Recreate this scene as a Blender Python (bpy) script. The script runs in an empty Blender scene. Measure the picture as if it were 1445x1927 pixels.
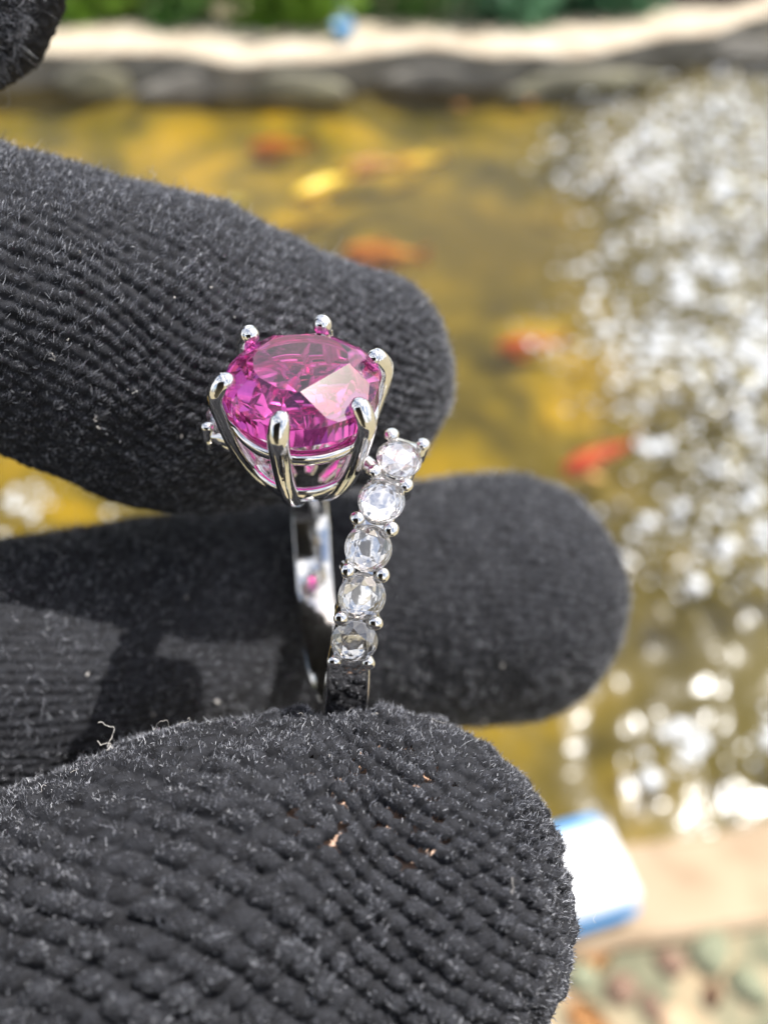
import bpy, bmesh, math, random
import numpy as np
from mathutils import Vector, Matrix, Euler

sc = bpy.context.scene
R = math.radians

# ------------------------------------------------------------------ camera
PITCH = 47.0                                   # degrees the phone looks down
cam_d = bpy.data.cameras.new('camera')
cam = bpy.data.objects.new('camera', cam_d)
sc.collection.objects.link(cam)
cam.location = (0, 0, 0)                       # the phone, 1.3 m above the water
cam.rotation_euler = (R(90 - PITCH), 0, 0)
cam_d.sensor_fit = 'VERTICAL'
cam_d.sensor_height = 36.0
cam_d.lens = 36.0 * 1449.0 / 1927.0
cam_d.clip_start = 0.004
cam_d.clip_end = 600.0
cam_d.dof.use_dof = True
cam_d.dof.focus_distance = 0.0440
cam_d.dof.aperture_fstop = 20.5
cam_d.dof.aperture_blades = 0
sc.camera = cam

# ------------------------------------------------------------------ world, sun, exposure
SUN_EL, SUN_AZ = 59.0, 57.0                    # azimuth clockwise from +Y
world = bpy.data.worlds.new('World')
sc.world = world
world.use_nodes = True
wn = world.node_tree.nodes
wn.clear()
sky = wn.new('ShaderNodeTexSky')
sky.sky_type = 'NISHITA'
sky.sun_disc = False
sky.sun_elevation = R(SUN_EL)
sky.sun_rotation = R(SUN_AZ)
sky.dust_density = 3.0
bg = wn.new('ShaderNodeBackground')
bg.inputs['Strength'].default_value = 0.15
wo = wn.new('ShaderNodeOutputWorld')
wl = world.node_tree.links
tcw = wn.new('ShaderNodeTexCoord')
cn = wn.new('ShaderNodeTexNoise'); cn.inputs['Scale'].default_value = 2.6; cn.inputs['Detail'].default_value = 6; cn.inputs['Roughness'].default_value = 0.55
cr = wn.new('ShaderNodeValToRGB')
cr.color_ramp.elements[0].position = 0.45; cr.color_ramp.elements[1].position = 0.59
cm = wn.new('ShaderNodeMix'); cm.data_type = 'RGBA'
cm.inputs['B'].default_value = (7.5, 7.5, 7.7, 1)          # sunlit cloud, before the background strength
wl.new(tcw.outputs['Generated'], cn.inputs['Vector']); wl.new(cn.outputs['Fac'], cr.inputs['Fac'])
wl.new(cr.outputs['Color'], cm.inputs['Factor']); wl.new(sky.outputs[0], cm.inputs['A'])
wl.new(cm.outputs['Result'], bg.inputs['Color'])
world.node_tree.links.new(bg.outputs[0], wo.inputs['Surface'])

sun_d = bpy.data.lights.new('sun', 'SUN')
sun_d.energy = 5.0
sun_d.angle = R(0.55)
sun_d.color = (1.0, 0.978, 0.945)
sun = bpy.data.objects.new('sun', sun_d)
sc.collection.objects.link(sun)
sdir = Vector((math.sin(R(SUN_AZ)) * math.cos(R(SUN_EL)), math.cos(R(SUN_AZ)) * math.cos(R(SUN_EL)), math.sin(R(SUN_EL))))
sun.rotation_euler = sdir.to_track_quat('Z', 'Y').to_euler()

sc.view_settings.view_transform = 'Standard'
sc.view_settings.look = 'None'
sc.view_settings.gamma = 1.0
sc.view_settings.use_curve_mapping = False
sc.view_settings.exposure = 0.4

sc.render.engine = 'CYCLES'
cy = sc.cycles
cy.use_denoising = True
try:
    cy.denoiser = 'OPENIMAGEDENOISE'
except Exception:
    pass
cy.max_bounces = 20
cy.transmission_bounces = 16
cy.glossy_bounces = 8
cy.diffuse_bounces = 3
cy.transparent_max_bounces = 16
cy.caustics_reflective = True
cy.caustics_refractive = True
cy.blur_glossy = 0.1
cy.sample_clamp_indirect = 12.0
sc.cycles_curves.shape = 'RIBBONS'

# ------------------------------------------------------------------ helpers
COL = sc.collection


def tag(o, label=None, cat=None, group=None, kind=None):
    if label: o['label'] = label
    if cat: o['category'] = cat
    if group: o['group'] = group
    if kind: o['kind'] = kind
    return o


def link(name, data, mat=None, parent=None, loc=None, rot=None):
    o = bpy.data.objects.new(name, data)
    COL.objects.link(o)
    if mat is not None and data is not None:
        data.materials.append(mat)
    if parent is not None: o.parent = parent
    if loc is not None: o.location = loc
    if rot is not None: o.rotation_euler = rot
    return o


def empty(name, loc=(0, 0, 0), rot=(0, 0, 0)):
    o = bpy.data.objects.new(name, None)
    o.empty_display_size = 0.01
    COL.objects.link(o)
    o.location = loc
    o.rotation_euler = rot
    return o


def bm_mesh(name, bm, smooth=False):
    me = bpy.data.meshes.new(name)
    bmesh.ops.recalc_face_normals(bm, faces=bm.faces[:])
    bm.to_mesh(me)
    bm.free()
    if smooth:
        me.polygons.foreach_set('use_smooth', [True] * len(me.polygons))
    return me


def np_mesh(name, verts, quads, smooth=True):
    me = bpy.data.meshes.new(name)
    verts = np.asarray(verts, np.float32)
    quads = np.asarray(quads, np.int32)
    n, k = quads.shape
    me.vertices.add(len(verts))
    me.vertices.foreach_set('co', verts.ravel())
    me.loops.add(n * k)
    me.loops.foreach_set('vertex_index', quads.ravel())
    me.polygons.add(n)
    me.polygons.foreach_set('loop_start', np.arange(0, n * k, k, dtype=np.int32))
    me.polygons.foreach_set('loop_total', np.full(n, k, np.int32))
    me.update(calc_edges=True)
    me.polygons.foreach_set('use_smooth', np.full(n, smooth, bool))
    me.validate()
    return me


def material(name, base=(0.5, 0.5, 0.5), rough=0.6, metal=0.0, spec=0.5):
    m = bpy.data.materials.new(name)
    m.use_nodes = True
    b = m.node_tree.nodes['Principled BSDF']
    b.inputs['Base Color'].default_value = (*base, 1)
    b.inputs['Roughness'].default_value = rough
    b.inputs['Metallic'].default_value = metal
    b.inputs['Specular IOR Level'].default_value = spec
    return m


def noise_material(name, stops, scale, rough=0.7, detail=4.0, bump=0.0, bump_scale=None, spec=0.4, distort=0.0, coord='Object'):
    """colour from a noise ramp, with optional fine bump"""
    m = material(name, rough=rough, spec=spec)
    nt = m.node_tree
    b = nt.nodes['Principled BSDF']
    tc = nt.nodes.new('ShaderNodeTexCoord')
    nz = nt.nodes.new('ShaderNodeTexNoise')
    nz.inputs['Scale'].default_value = scale
    nz.inputs['Detail'].default_value = detail
    nz.inputs['Distortion'].default_value = distort
    rp = nt.nodes.new('ShaderNodeValToRGB')
    el = rp.color_ramp.elements
    while len(el) < len(stops): el.new(0.5)
    for e, (p, c) in zip(el, stops):
        e.position = p
        e.color = (*c, 1)
    nt.links.new(tc.outputs[coord], nz.inputs['Vector'])
    nt.links.new(nz.outputs['Fac'], rp.inputs['Fac'])
    nt.links.new(rp.outputs['Color'], b.inputs['Base Color'])
    if bump:
        n2 = nt.nodes.new('ShaderNodeTexNoise')
        n2.inputs['Scale'].default_value = bump_scale or scale * 4
        n2.inputs['Detail'].default_value = 5
        nt.links.new(tc.outputs[coord], n2.inputs['Vector'])
        bp = nt.nodes.new('ShaderNodeBump')
        bp.inputs['Strength'].default_value = bump
        bp.inputs['Distance'].default_value = 0.3 / (bump_scale or scale * 4)
        nt.links.new(n2.outputs['Fac'], bp.inputs['Height'])
        nt.links.new(bp.outputs['Normal'], b.inputs['Normal'])
    return m


def sstep(a, b, x):
    t = np.clip((x - a) / (b - a), 0, 1)
    return t * t * (3 - 2 * t)


# ------------------------------------------------------------------ the pond and its banks
WATER_Z, BANK_Z, BOTTOM_Z = -1.30, -1.17, -1.44
rng = np.random.default_rng(7)


def far_edge(x):
    return 3.95 + 0.52 * max(0.0, x - 0.75) ** 1.3 + 0.06 * math.sin(3.1 * x + 0.4) + 0.05 * math.sin(5.3 * x + 1.0) + 0.025 * math.sin(11 * x)


def near_edge(x):
    return 0.335 + 0.22 * x + 0.012 * math.sin(9 * x)


outline, width = [], []
for i in range(60):                            # near edge, left to right
    x = -2.8 + 6.1 * i / 59
    outline.append((x, near_edge(x))); width.append(0.13)
ya, yb = near_edge(3.3), far_edge(3.3)
for i in range(1, 20):
    outline.append((3.3 + 0.25 * math.sin(math.pi * i / 20), ya + (yb - ya) * i / 20)); width.append(0.13 + 0.3 * i / 20)
for i in range(60):
    x = 3.3 - 6.1 * i / 59
    outline.append((x, far_edge(x))); width.append(0.46)
ya, yb = far_edge(-2.8), near_edge(-2.8)
for i in range(1, 20):
    outline.append((-2.8 - 0.25 * math.sin(math.pi * i / 20), ya + (yb - ya) * i / 20)); width.append(0.46 - 0.3 * i / 20)
N = len(outline)
out = np.array(outline)
nx = np.roll(out, -1, 0) - np.roll(out, 1, 0)
nrm = np.stack([nx[:, 1], -nx[:, 0]], 1)
nrm /= np.linalg.norm(nrm, axis=1)[:, None]
wid = np.array(width)[:, None]
coping_out = out + nrm * wid

m_coping = noise_material('pale_stone_coping', [(0.25, (0.36, 0.28, 0.19)), (0.5, (0.54, 0.45, 0.33)), (0.75, (0.64, 0.56, 0.43))], 9, 0.85, bump=0.4, bump_scale=60)
m_wall = noise_material('wet_pond_wall', [(0.3, (0.11, 0.10, 0.08)), (0.6, (0.24, 0.225, 0.19)), (0.8, (0.34, 0.31, 0.24))], 6, 0.6, bump=0.5, bump_scale=30)
m_bottom = bpy.data.materials.new('algae_pond_bottom')
m_ground = noise_material('sandy_ground', [(0.3, (0.11, 0.115, 0.07)), (0.45, (0.21, 0.20, 0.125)), (0.6, (0.36, 0.29, 0.18)), (0.75, (0.32, 0.19, 0.10))], 14, 0.9, bump=0.6, bump_scale=120, distort=0.6)


def ring_strip(name, a, za, b, zb, mat):
    v = [(p[0], p[1], za) for p in a] + [(p[0], p[1], zb) for p in b]
    n = len(a)
    q = [(i, (i + 1) % n, n + (i + 1) % n, n + i) for i in range(n)]
    me = bpy.data.meshes.new(name)
    me.from_pydata(v, [], q)
    return link(name, me, mat)


nt = m_coping.node_tree
b = nt.nodes['Principled BSDF']
src = b.inputs['Base Color'].links[0].from_socket
sx = nt.nodes.new('ShaderNodeSeparateXYZ'); tcc = nt.nodes.new('ShaderNodeTexCoord')
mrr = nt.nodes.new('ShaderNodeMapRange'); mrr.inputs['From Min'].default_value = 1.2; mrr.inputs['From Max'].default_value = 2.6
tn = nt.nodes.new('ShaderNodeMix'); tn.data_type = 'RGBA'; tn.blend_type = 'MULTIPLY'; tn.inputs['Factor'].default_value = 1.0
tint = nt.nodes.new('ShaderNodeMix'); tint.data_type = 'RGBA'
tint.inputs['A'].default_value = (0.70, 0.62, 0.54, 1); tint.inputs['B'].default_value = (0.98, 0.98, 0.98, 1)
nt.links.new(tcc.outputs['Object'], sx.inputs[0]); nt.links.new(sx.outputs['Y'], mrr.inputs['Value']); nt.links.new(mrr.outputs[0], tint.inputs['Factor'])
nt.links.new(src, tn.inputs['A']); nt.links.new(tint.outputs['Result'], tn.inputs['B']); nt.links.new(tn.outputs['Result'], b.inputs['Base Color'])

# coping: top sheet, inner face and outer lip as one solid strip
bm = bmesh.new()
lip = 0.02
rows = [(out - nrm * 0.0, WATER_Z - 0.03), (out, BANK_Z + lip - 0.012), (out + nrm * 0.012, BANK_Z + lip),
        (coping_out - nrm * 0.01, BANK_Z + lip), (coping_out, BANK_Z + lip - 0.01), (coping_out, BANK_Z - 0.05)]
vv = [[bm.verts.new((p[0], p[1], z + (0.0 if k in (0, 5) else 0.004 * math.sin(i * 1.7)))) for i, p in enumerate(a)] for k, (a, z) in enumerate(rows)]
for k in range(len(rows) - 1):
    for i in range(N):
        f = bm.faces.new((vv[k][i], vv[k][(i + 1) % N], vv[k + 1][(i + 1) % N], vv[k + 1][i]))
        f.material_index = 1 if k == 0 else 0
me = bm_mesh('pond_coping', bm)
o = link('pond_coping', me, m_coping)
me.materials.append(m_wall)
tag(o, kind='structure')

# pond wall below the water and the bottom
o = ring_strip('pond_wall', out + nrm * 0.004, WATER_Z - 0.02, out - nrm * 0.10, BOTTOM_Z - 0.02, m_wall)
tag(o, kind='structure')

GX = np.linspace(-3.2, 3.8, 150); GY = np.linspace(-0.6, 5.4, 130)
gx, gy = np.meshgrid(GX, GY)
bz = BOTTOM_Z + 0.03 * np.sin(3 * gx + 1) * np.cos(2.5 * gy) + 0.02 * np.sin(7 * gx - 4 * gy) + 0.075 * sstep(3.0, 3.85, gy)


def grid_quads(ny, nx):
    i = np.arange(ny * nx).reshape(ny, nx)
    return np.stack([i[:-1, :-1], i[:-1, 1:], i[1:, 1:], i[1:, :-1]], -1).reshape(-1, 4)


me = np_mesh('pond_bottom', np.stack([gx, gy, bz], -1).reshape(-1, 3), grid_quads(130, 150))
o = link('pond_bottom', me, m_bottom)
tag(o, kind='structure')
m_bottom.use_nodes = True
nt = m_bottom.node_tree
b = nt.nodes['Principled BSDF']
b.inputs['Roughness'].default_value = 0.9
tc = nt.nodes.new('ShaderNodeTexCoord')
n1 = nt.nodes.new('ShaderNodeTexNoise'); n1.inputs['Scale'].default_value = 2.5; n1.inputs['Detail'].default_value = 3; n1.inputs['Distortion'].default_value = 0.4
n2 = nt.nodes.new('ShaderNodeTexNoise'); n2.inputs['Scale'].default_value = 9; n2.inputs['Detail'].default_value = 4
rp = nt.nodes.new('ShaderNodeValToRGB')
for p, c in [(0.35, (0.045, 0.040, 0.010)), (0.47, (0.12, 0.105, 0.020)), (0.565, (0.25, 0.198, 0.016)), (0.71, (0.47, 0.335, 0.008))]:
    e = rp.color_ramp.elements.new(p); e.color = (*c, 1)
rp.color_ramp.elements.remove(rp.color_ramp.elements[0]); rp.color_ramp.elements.remove(rp.color_ramp.elements[-1])
mxv = nt.nodes.new('ShaderNodeMath'); mxv.operation = 'MULTIPLY_ADD'
mxv.inputs[1].default_value = 0.25; 
mv2 = nt.nodes.new('ShaderNodeMath'); mv2.operation = 'SUBTRACT'; mv2.inputs[1].default_value = 0.125
nt.links.new(tc.outputs['Object'], n1.inputs['Vector']); nt.links.new(tc.outputs['Object'], n2.inputs['Vector'])
nt.links.new(n2.outputs['Fac'], mxv.inputs[0]); nt.links.new(n1.outputs['Fac'], mxv.inputs[2])
nt.links.new(mxv.outputs[0], mv2.inputs[0]); nt.links.new(mv2.outputs[0], rp.inputs['Fac'])
# silver sheen of the water painted grey at right, darker weed in the middle
sx = nt.nodes.new('ShaderNodeSeparateXYZ'); nt.links.new(tc.outputs['Object'], sx.inputs[0])
ma = nt.nodes.new('ShaderNodeMath'); ma.operation = 'MULTIPLY_ADD'; ma.inputs[1].default_value = -0.16
nt.links.new(sx.outputs['Y'], ma.inputs[0]); nt.links.new(sx.outputs['X'], ma.inputs[2])
mb = nt.nodes.new('ShaderNodeMath'); mb.operation = 'MULTIPLY_ADD'; mb.inputs[1].default_value = 0.5
nt.links.new(n1.outputs['Fac'], mb.inputs[0]); nt.links.new(ma.outputs[0], mb.inputs[2])
ms = nt.nodes.new('ShaderNodeMapRange'); ms.interpolation_type = 'SMOOTHSTEP'
ms.inputs['From Min'].default_value = 0.38; ms.inputs['From Max'].default_value = 1.0; ms.inputs['To Max'].default_value = 0.92
nt.links.new(mb.outputs[0], ms.inputs['Value'])
vd = nt.nodes.new('ShaderNodeVectorMath'); vd.operation = 'DISTANCE'; vd.inputs[1].default_value = (0.42, 2.72, -1.42)
nt.links.new(tc.outputs['Object'], vd.inputs[0])
mw = nt.nodes.new('ShaderNodeMapRange'); mw.interpolation_type = 'SMOOTHSTEP'
mw.inputs['From Min'].default_value = 0.72; mw.inputs['From Max'].default_value = 0.10; mw.inputs['To Max'].default_value = 0.9
nt.links.new(vd.outputs['Value'], mw.inputs['Value'])
k1 = nt.nodes.new('ShaderNodeMix'); k1.data_type = 'RGBA'; k1.inputs['B'].default_value = (0.085, 0.072, 0.018, 1)
nt.links.new(mw.outputs[0], k1.inputs['Factor']); nt.links.new(rp.outputs['Color'], k1.inputs['A'])
k2 = nt.nodes.new('ShaderNodeMix'); k2.data_type = 'RGBA'; k2.inputs['B'].default_value = (0.13, 0.13, 0.105, 1)
nt.links.new(ms.outputs[0], k2.inputs['Factor']); nt.links.new(k1.outputs['Result'], k2.inputs['A'])
nt.links.new(k2.outputs['Result'], b.inputs['Base Color'])

# ground: one sheet with the pond cut out, to the horizon
ctr = np.array([0.2, 2.1])
ringsv = [(coping_out - nrm * 0.02, BANK_Z)]
for k, (rad, mixw) in enumerate([(4.2, .5), (7, .9), (20, 1), (80, 1), (400, 1)]):
    d = coping_out - ctr
    u = d / np.linalg.norm(d, axis=1)[:, None]
    ringsv.append((ctr + u * rad if mixw == 1 else (coping_out * (1 - mixw) + (ctr + u * max(rad, 4.2)) * mixw), BANK_Z))
bm = bmesh.new()
vv = [[bm.verts.new((p[0], p[1], z)) for p in a] for a, z in ringsv]
for k in range(len(ringsv) - 1):
    for i in range(N):
        bm.faces.new((vv[k][i], vv[k][(i + 1) % N], vv[k + 1][(i + 1) % N], vv[k + 1][i]))
o = link('ground', bm_mesh('ground', bm), m_ground)
tag(o, kind='structure')

# water surface: calm on the left, choppy on the right to catch sun glints
nxw, nyw = 520, 440
gx, gy = np.meshgrid(np.linspace(-3.15, 3.7, nxw), np.linspace(-0.5, 5.3, nyw))
edge = 0.27 + 0.15 * np.clip(gy - 1.3, 0, 9) + 0.09 * np.sin(5.2 * gy + 1) + 0.06 * np.sin(11 * gy + 9 * gx) + 0.06 * np.exp(-((gy - 1.75) / 0.38) ** 2)
chop = 0.35 * sstep(-0.12, 0.25, gx - edge) + 0.65 * sstep(0.10, 0.50, gx - edge)
chop = chop * (1 - 0.75 * sstep(1.02, 0.90, gy)) + 0.8 * sstep(.36, .5, gx) * np.exp(-((gy - 0.56 - 0.10 * gx) / 0.055) ** 2)
chop = chop + 0.8 * np.exp(-((gx + 0.95) ** 2 + (gy - 1.25) ** 2) / 0.1)
calm = 0.10
h = np.zeros_like(gx)
for k in range(70):
    lam = 0.028 * (5.0 ** rng.uniform(0, 1))
    th = rng.normal(0.4, 0.9)
    kx, ky = math.cos(th) * 2 * math.pi / lam, math.sin(th) * 2 * math.pi / lam
    h += rng.uniform(0.5, 1.0) * 0.0165 * lam * np.sin(kx * gx + ky * gy + rng.uniform(0, 6.28) + 0.8 * np.sin(2.1 * gx + 1.7 * gy + k))
wz = WATER_Z + h * (calm + chop * (1 + 0.30 * np.clip(gy - 1.2, 0, 2)))
me = np_mesh('water', np.stack([gx, gy, wz], -1).reshape(-1, 3), grid_quads(nyw, nxw))
m_water = bpy.data.materials.new('pond_water')
m_water.use_nodes = True
nt = m_water.node_tree
nt.nodes.clear()
mo = nt.nodes.new('ShaderNodeOutputMaterial')
mx = nt.nodes.new('ShaderNodeMixShader')
fr = nt.nodes.new('ShaderNodeFresnel'); fr.inputs['IOR'].default_value = 1.34
tr = nt.nodes.new('ShaderNodeBsdfTransparent'); tr.inputs['Color'].default_value = (0.88, 0.80, 0.50, 1)
gl = nt.nodes.new('ShaderNodeBsdfGlossy'); gl.inputs['Roughness'].default_value = 0.19
tc = nt.nodes.new('ShaderNodeTexCoord')
nz = nt.nodes.new('ShaderNodeTexNoise'); nz.inputs['Scale'].default_value = 26; nz.inputs['Detail'].default_value = 2
bp = nt.nodes.new('ShaderNodeBump'); bp.inputs['Strength'].default_value = 0.25; bp.inputs['Distance'].default_value = 0.01
nt.links.new(tc.outputs['Object'], nz.inputs['Vector'])
nt.links.new(nz.outputs['Fac'], bp.inputs['Height'])
nt.links.new(bp.outputs['Normal'], gl.inputs['Normal'])
nt.links.new(bp.outputs['Normal'], fr.inputs['Normal'])
nt.links.new(fr.outputs[0], mx.inputs[0]); nt.links.new(tr.outputs[0], mx.inputs[1]); nt.links.new(gl.outputs[0], mx.inputs[2])
nt.links.new(mx.outputs[0], mo.inputs['Surface'])
o = link('water', me, m_water)
tag(o, kind='structure')


# rocks along the far wall
def rock_mesh(name, sx, sy, sz, seed, sub=3):
    r = random.Random(seed)
    bm = bmesh.new()
    bmesh.ops.create_icosphere(bm, subdivisions=sub, radius=1)
    ph = [r.uniform(0, 6.28) for _ in range(9)]
    for v in bm.verts:
        c = v.co
        k = 1 + 0.16 * math.sin(2.3 * c.x + ph[0]) * math.sin(2.9 * c.y + ph[1]) + 0.10 * math.sin(5 * c.z + ph[2] + 2 * c.x) + 0.05 * math.sin(9 * c.x + ph[3]) * math.sin(8 * c.y + ph[4])
        c = c * k
        v.co = (c.x * sx, c.y * sy, max(c.z, -0.55) * sz)
    return bm_mesh(name, bm, True)


m_rock = noise_material('mossy_rock', [(0.3, (0.10, 0.094, 0.065)), (0.55, (0.19, 0.175, 0.12)), (0.75, (0.28, 0.265, 0.15))], 9, 0.85, bump=0.6, bump_scale=40)
m_rock2 = noise_material('grey_rock', [(0.3, (0.10, 0.092, 0.078)), (0.7, (0.19, 0.175, 0.145))], 12, 0.8, bump=0.6, bump_scale=50)
for i, (x, dy, sx, sz, lab) in enumerate([
        (-1.36, -0.07, 0.15, 0.17, 'small mossy rock rising highest at the left end of the far pond wall'),
        (-0.86, -0.08, 0.26, 0.13, 'long low rock along the far pond wall left of the blue bucket'),
        (-0.42, -0.07, 0.22, 0.16, 'rounded rock at the far wall just left of the blue bucket'),
        (0.30, -0.06, 0.30, 0.11, 'flat dark rock at the far wall right of the blue bucket'),
        (0.95, -0.06, 0.34, 0.12, 'wide dark rock at the foot of the far wall in the right half'),
        (1.75, -0.10, 0.32, 0.16, 'largest dark rock at the far wall near the glittering water')]):
    o = link('rock', rock_mesh('rock', sx * 1.15, 0.06, sz * .56, i + 3), m_rock if i % 2 == 0 else m_rock2, loc=(x, far_edge(x) + dy * .45, WATER_Z + 0.01), rot=(0, 0, 0.2 * math.sin(i * 2)))
    tag(o, lab, 'rock', 'rocks along the far pond wall')



def value_noise(x, y, seed, cell):
    r = np.random.default_rng(seed)
    tab = r.random((64, 64))
    fx, fy = x / cell, y / cell
    ix, iy = np.floor(fx).astype(int), np.floor(fy).astype(int)
    tx, ty = fx - ix, fy - iy
    tx = tx * tx * (3 - 2 * tx); ty = ty * ty * (3 - 2 * ty)
    g = lambda a, b_: tab[a % 64, b_ % 64]
    return (g(ix, iy) * (1 - tx) + g(ix + 1, iy) * tx) * (1 - ty) + (g(ix, iy + 1) * (1 - tx) + g(ix + 1, iy + 1) * tx) * ty


# thousands of white bubble domes, added in streaks to stand in for sun glitter
def glint_density(x, y):
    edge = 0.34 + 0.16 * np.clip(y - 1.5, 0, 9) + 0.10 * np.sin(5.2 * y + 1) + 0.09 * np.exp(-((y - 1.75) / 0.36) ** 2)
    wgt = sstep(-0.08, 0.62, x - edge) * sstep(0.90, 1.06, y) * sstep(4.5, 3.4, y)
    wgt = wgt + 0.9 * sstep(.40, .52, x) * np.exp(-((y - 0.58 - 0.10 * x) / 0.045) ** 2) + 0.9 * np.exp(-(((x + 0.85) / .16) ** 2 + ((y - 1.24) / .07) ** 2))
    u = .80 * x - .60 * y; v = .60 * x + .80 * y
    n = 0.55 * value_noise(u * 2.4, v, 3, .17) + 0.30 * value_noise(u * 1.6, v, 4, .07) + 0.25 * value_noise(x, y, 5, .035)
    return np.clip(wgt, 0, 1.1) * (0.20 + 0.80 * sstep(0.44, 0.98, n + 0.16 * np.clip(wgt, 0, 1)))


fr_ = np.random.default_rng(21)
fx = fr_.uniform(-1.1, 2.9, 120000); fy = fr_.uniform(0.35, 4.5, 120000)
ok = fr_.random(120000) < glint_density(fx, fy) * 0.52
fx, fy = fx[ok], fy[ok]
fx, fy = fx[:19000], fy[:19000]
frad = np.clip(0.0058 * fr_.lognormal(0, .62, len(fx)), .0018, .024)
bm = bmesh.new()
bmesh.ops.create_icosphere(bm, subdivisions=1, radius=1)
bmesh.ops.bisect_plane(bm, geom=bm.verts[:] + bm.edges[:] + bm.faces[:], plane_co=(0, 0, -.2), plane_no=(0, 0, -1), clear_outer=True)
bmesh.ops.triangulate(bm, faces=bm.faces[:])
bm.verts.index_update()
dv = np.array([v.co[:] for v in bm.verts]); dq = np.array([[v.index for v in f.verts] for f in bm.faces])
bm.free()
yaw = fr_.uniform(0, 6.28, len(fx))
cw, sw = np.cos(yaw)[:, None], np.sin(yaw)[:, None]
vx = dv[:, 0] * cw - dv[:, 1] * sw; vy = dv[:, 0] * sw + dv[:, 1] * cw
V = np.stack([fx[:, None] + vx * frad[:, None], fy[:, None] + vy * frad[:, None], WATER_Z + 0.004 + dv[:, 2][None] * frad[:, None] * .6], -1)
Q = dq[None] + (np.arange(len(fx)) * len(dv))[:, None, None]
m_glint = noise_material('glint_white', [(0.3, (0.62, 0.64, 0.65)), (0.7, (0.80, 0.81, 0.81))], 30, 0.25, spec=0.5)
o = link('glint_domes', np_mesh('glint_domes', V.reshape(-1, 3), Q.reshape(-1, 3)), m_glint)
tag(o, 'white bubble domes standing in for the glitter on the right side of the pond', 'glint_domes', kind='stuff')


# shrubs behind the far coping
def leaf_cloud(name, n, w, d, hgt, size, seed):
    r = np.random.default_rng(seed)
    cl = r.normal(0, 1, (26, 3)); cl /= np.linalg.norm(cl, axis=1)[:, None]
    cl *= r.uniform(0.35, 0.95, (26, 1))
    cl[:, 2] -= 0.25
    c = cl[r.integers(0, 26, n)] + r.normal(0, 0.19, (n, 3))
    c = c * np.array([w, d, hgt / 2]) + np.array([0, 0, hgt / 2 + 0.03])
    c[:, 2] = np.maximum(c[:, 2], 0.03)
    a = r.normal(0, 1, (n, 3)); a /= np.linalg.norm(a, axis=1)[:, None]
    t = r.normal(0, 1, (n, 3)) ; b = np.cross(a, t); b /= np.linalg.norm(b, axis=1)[:, None]
    s = size * r.uniform(0.6, 1.3, (n, 1))
    v = np.stack([c - a * s, c + b * s * 0.45, c + a * s, c - b * s * 0.45], 1).reshape(-1, 3)
    return np_mesh(name, v, np.arange(4 * n).reshape(n, 4), False)


def leaf_mat(name, c1, c2):
    m = noise_material(name, [(0.35, c1), (0.65, c2)], 5, 0.5, detail=2)
    nt = m.node_tree
    b = nt.nodes['Principled BSDF']
    tl = nt.nodes.new('ShaderNodeBsdfTranslucent')
    src = b.inputs['Base Color'].links[0].from_socket
    nt.links.new(src, tl.inputs['Color'])
    mx = nt.nodes.new('ShaderNodeMixShader'); mx.inputs[0].default_value = 0.55
    ou = nt.nodes['Material Output']
    nt.links.new(b.outputs[0], mx.inputs[1]); nt.links.new(tl.outputs[0], mx.inputs[2]); nt.links.new(mx.outputs[0], ou.inputs['Surface'])
    return m


m_leaf = [leaf_mat('lime_leaves', (0.12, 0.26, 0.03), (0.28, 0.46, 0.06)),
          leaf_mat('mid_green_leaves', (0.06, 0.16, 0.03), (0.16, 0.31, 0.08)),
          leaf_mat('blue_green_leaves', (0.07, 0.18, 0.09), (0.16, 0.34, 0.19)),
          leaf_mat('bronze_leaves', (0.06, 0.04, 0.03), (0.14, 0.10, 0.07))]
m_stem = noise_material('shrub_bark', [(0.3, (0.09, 0.06, 0.04)), (0.7, (0.18, 0.13, 0.08))], 30, 0.9)


def tube(bm, pts, rads, seg=8, caps=True):
    prev = None
    rings = []
    for i, p in enumerate(pts):
        p = Vector(p)
        t = (Vector(pts[min(i + 1, len(pts) - 1)]) - Vector(pts[max(i - 1, 0)])).normalized()
        ref = Vector((0, 0, 1)) if abs(t.z) < 0.9 else Vector((1, 0, 0))
        if prev is not None:
            u = (prev - t * prev.dot(t)).normalized()
        else:
            u = t.cross(ref).normalized()
        prev = u
        w = t.cross(u)
        rings.append([bm.verts.new(p + (u * math.cos(2 * math.pi * k / seg) + w * math.sin(2 * math.pi * k / seg)) * rads[i]) for k in range(seg)])
    for a, b2 in zip(rings, rings[1:]):
        for k in range(seg):
            bm.faces.new((a[k], a[(k + 1) % seg], b2[(k + 1) % seg], b2[k]))
    if caps:
        bm.faces.new(rings[0][::-1]); bm.faces.new(rings[-1])


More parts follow.
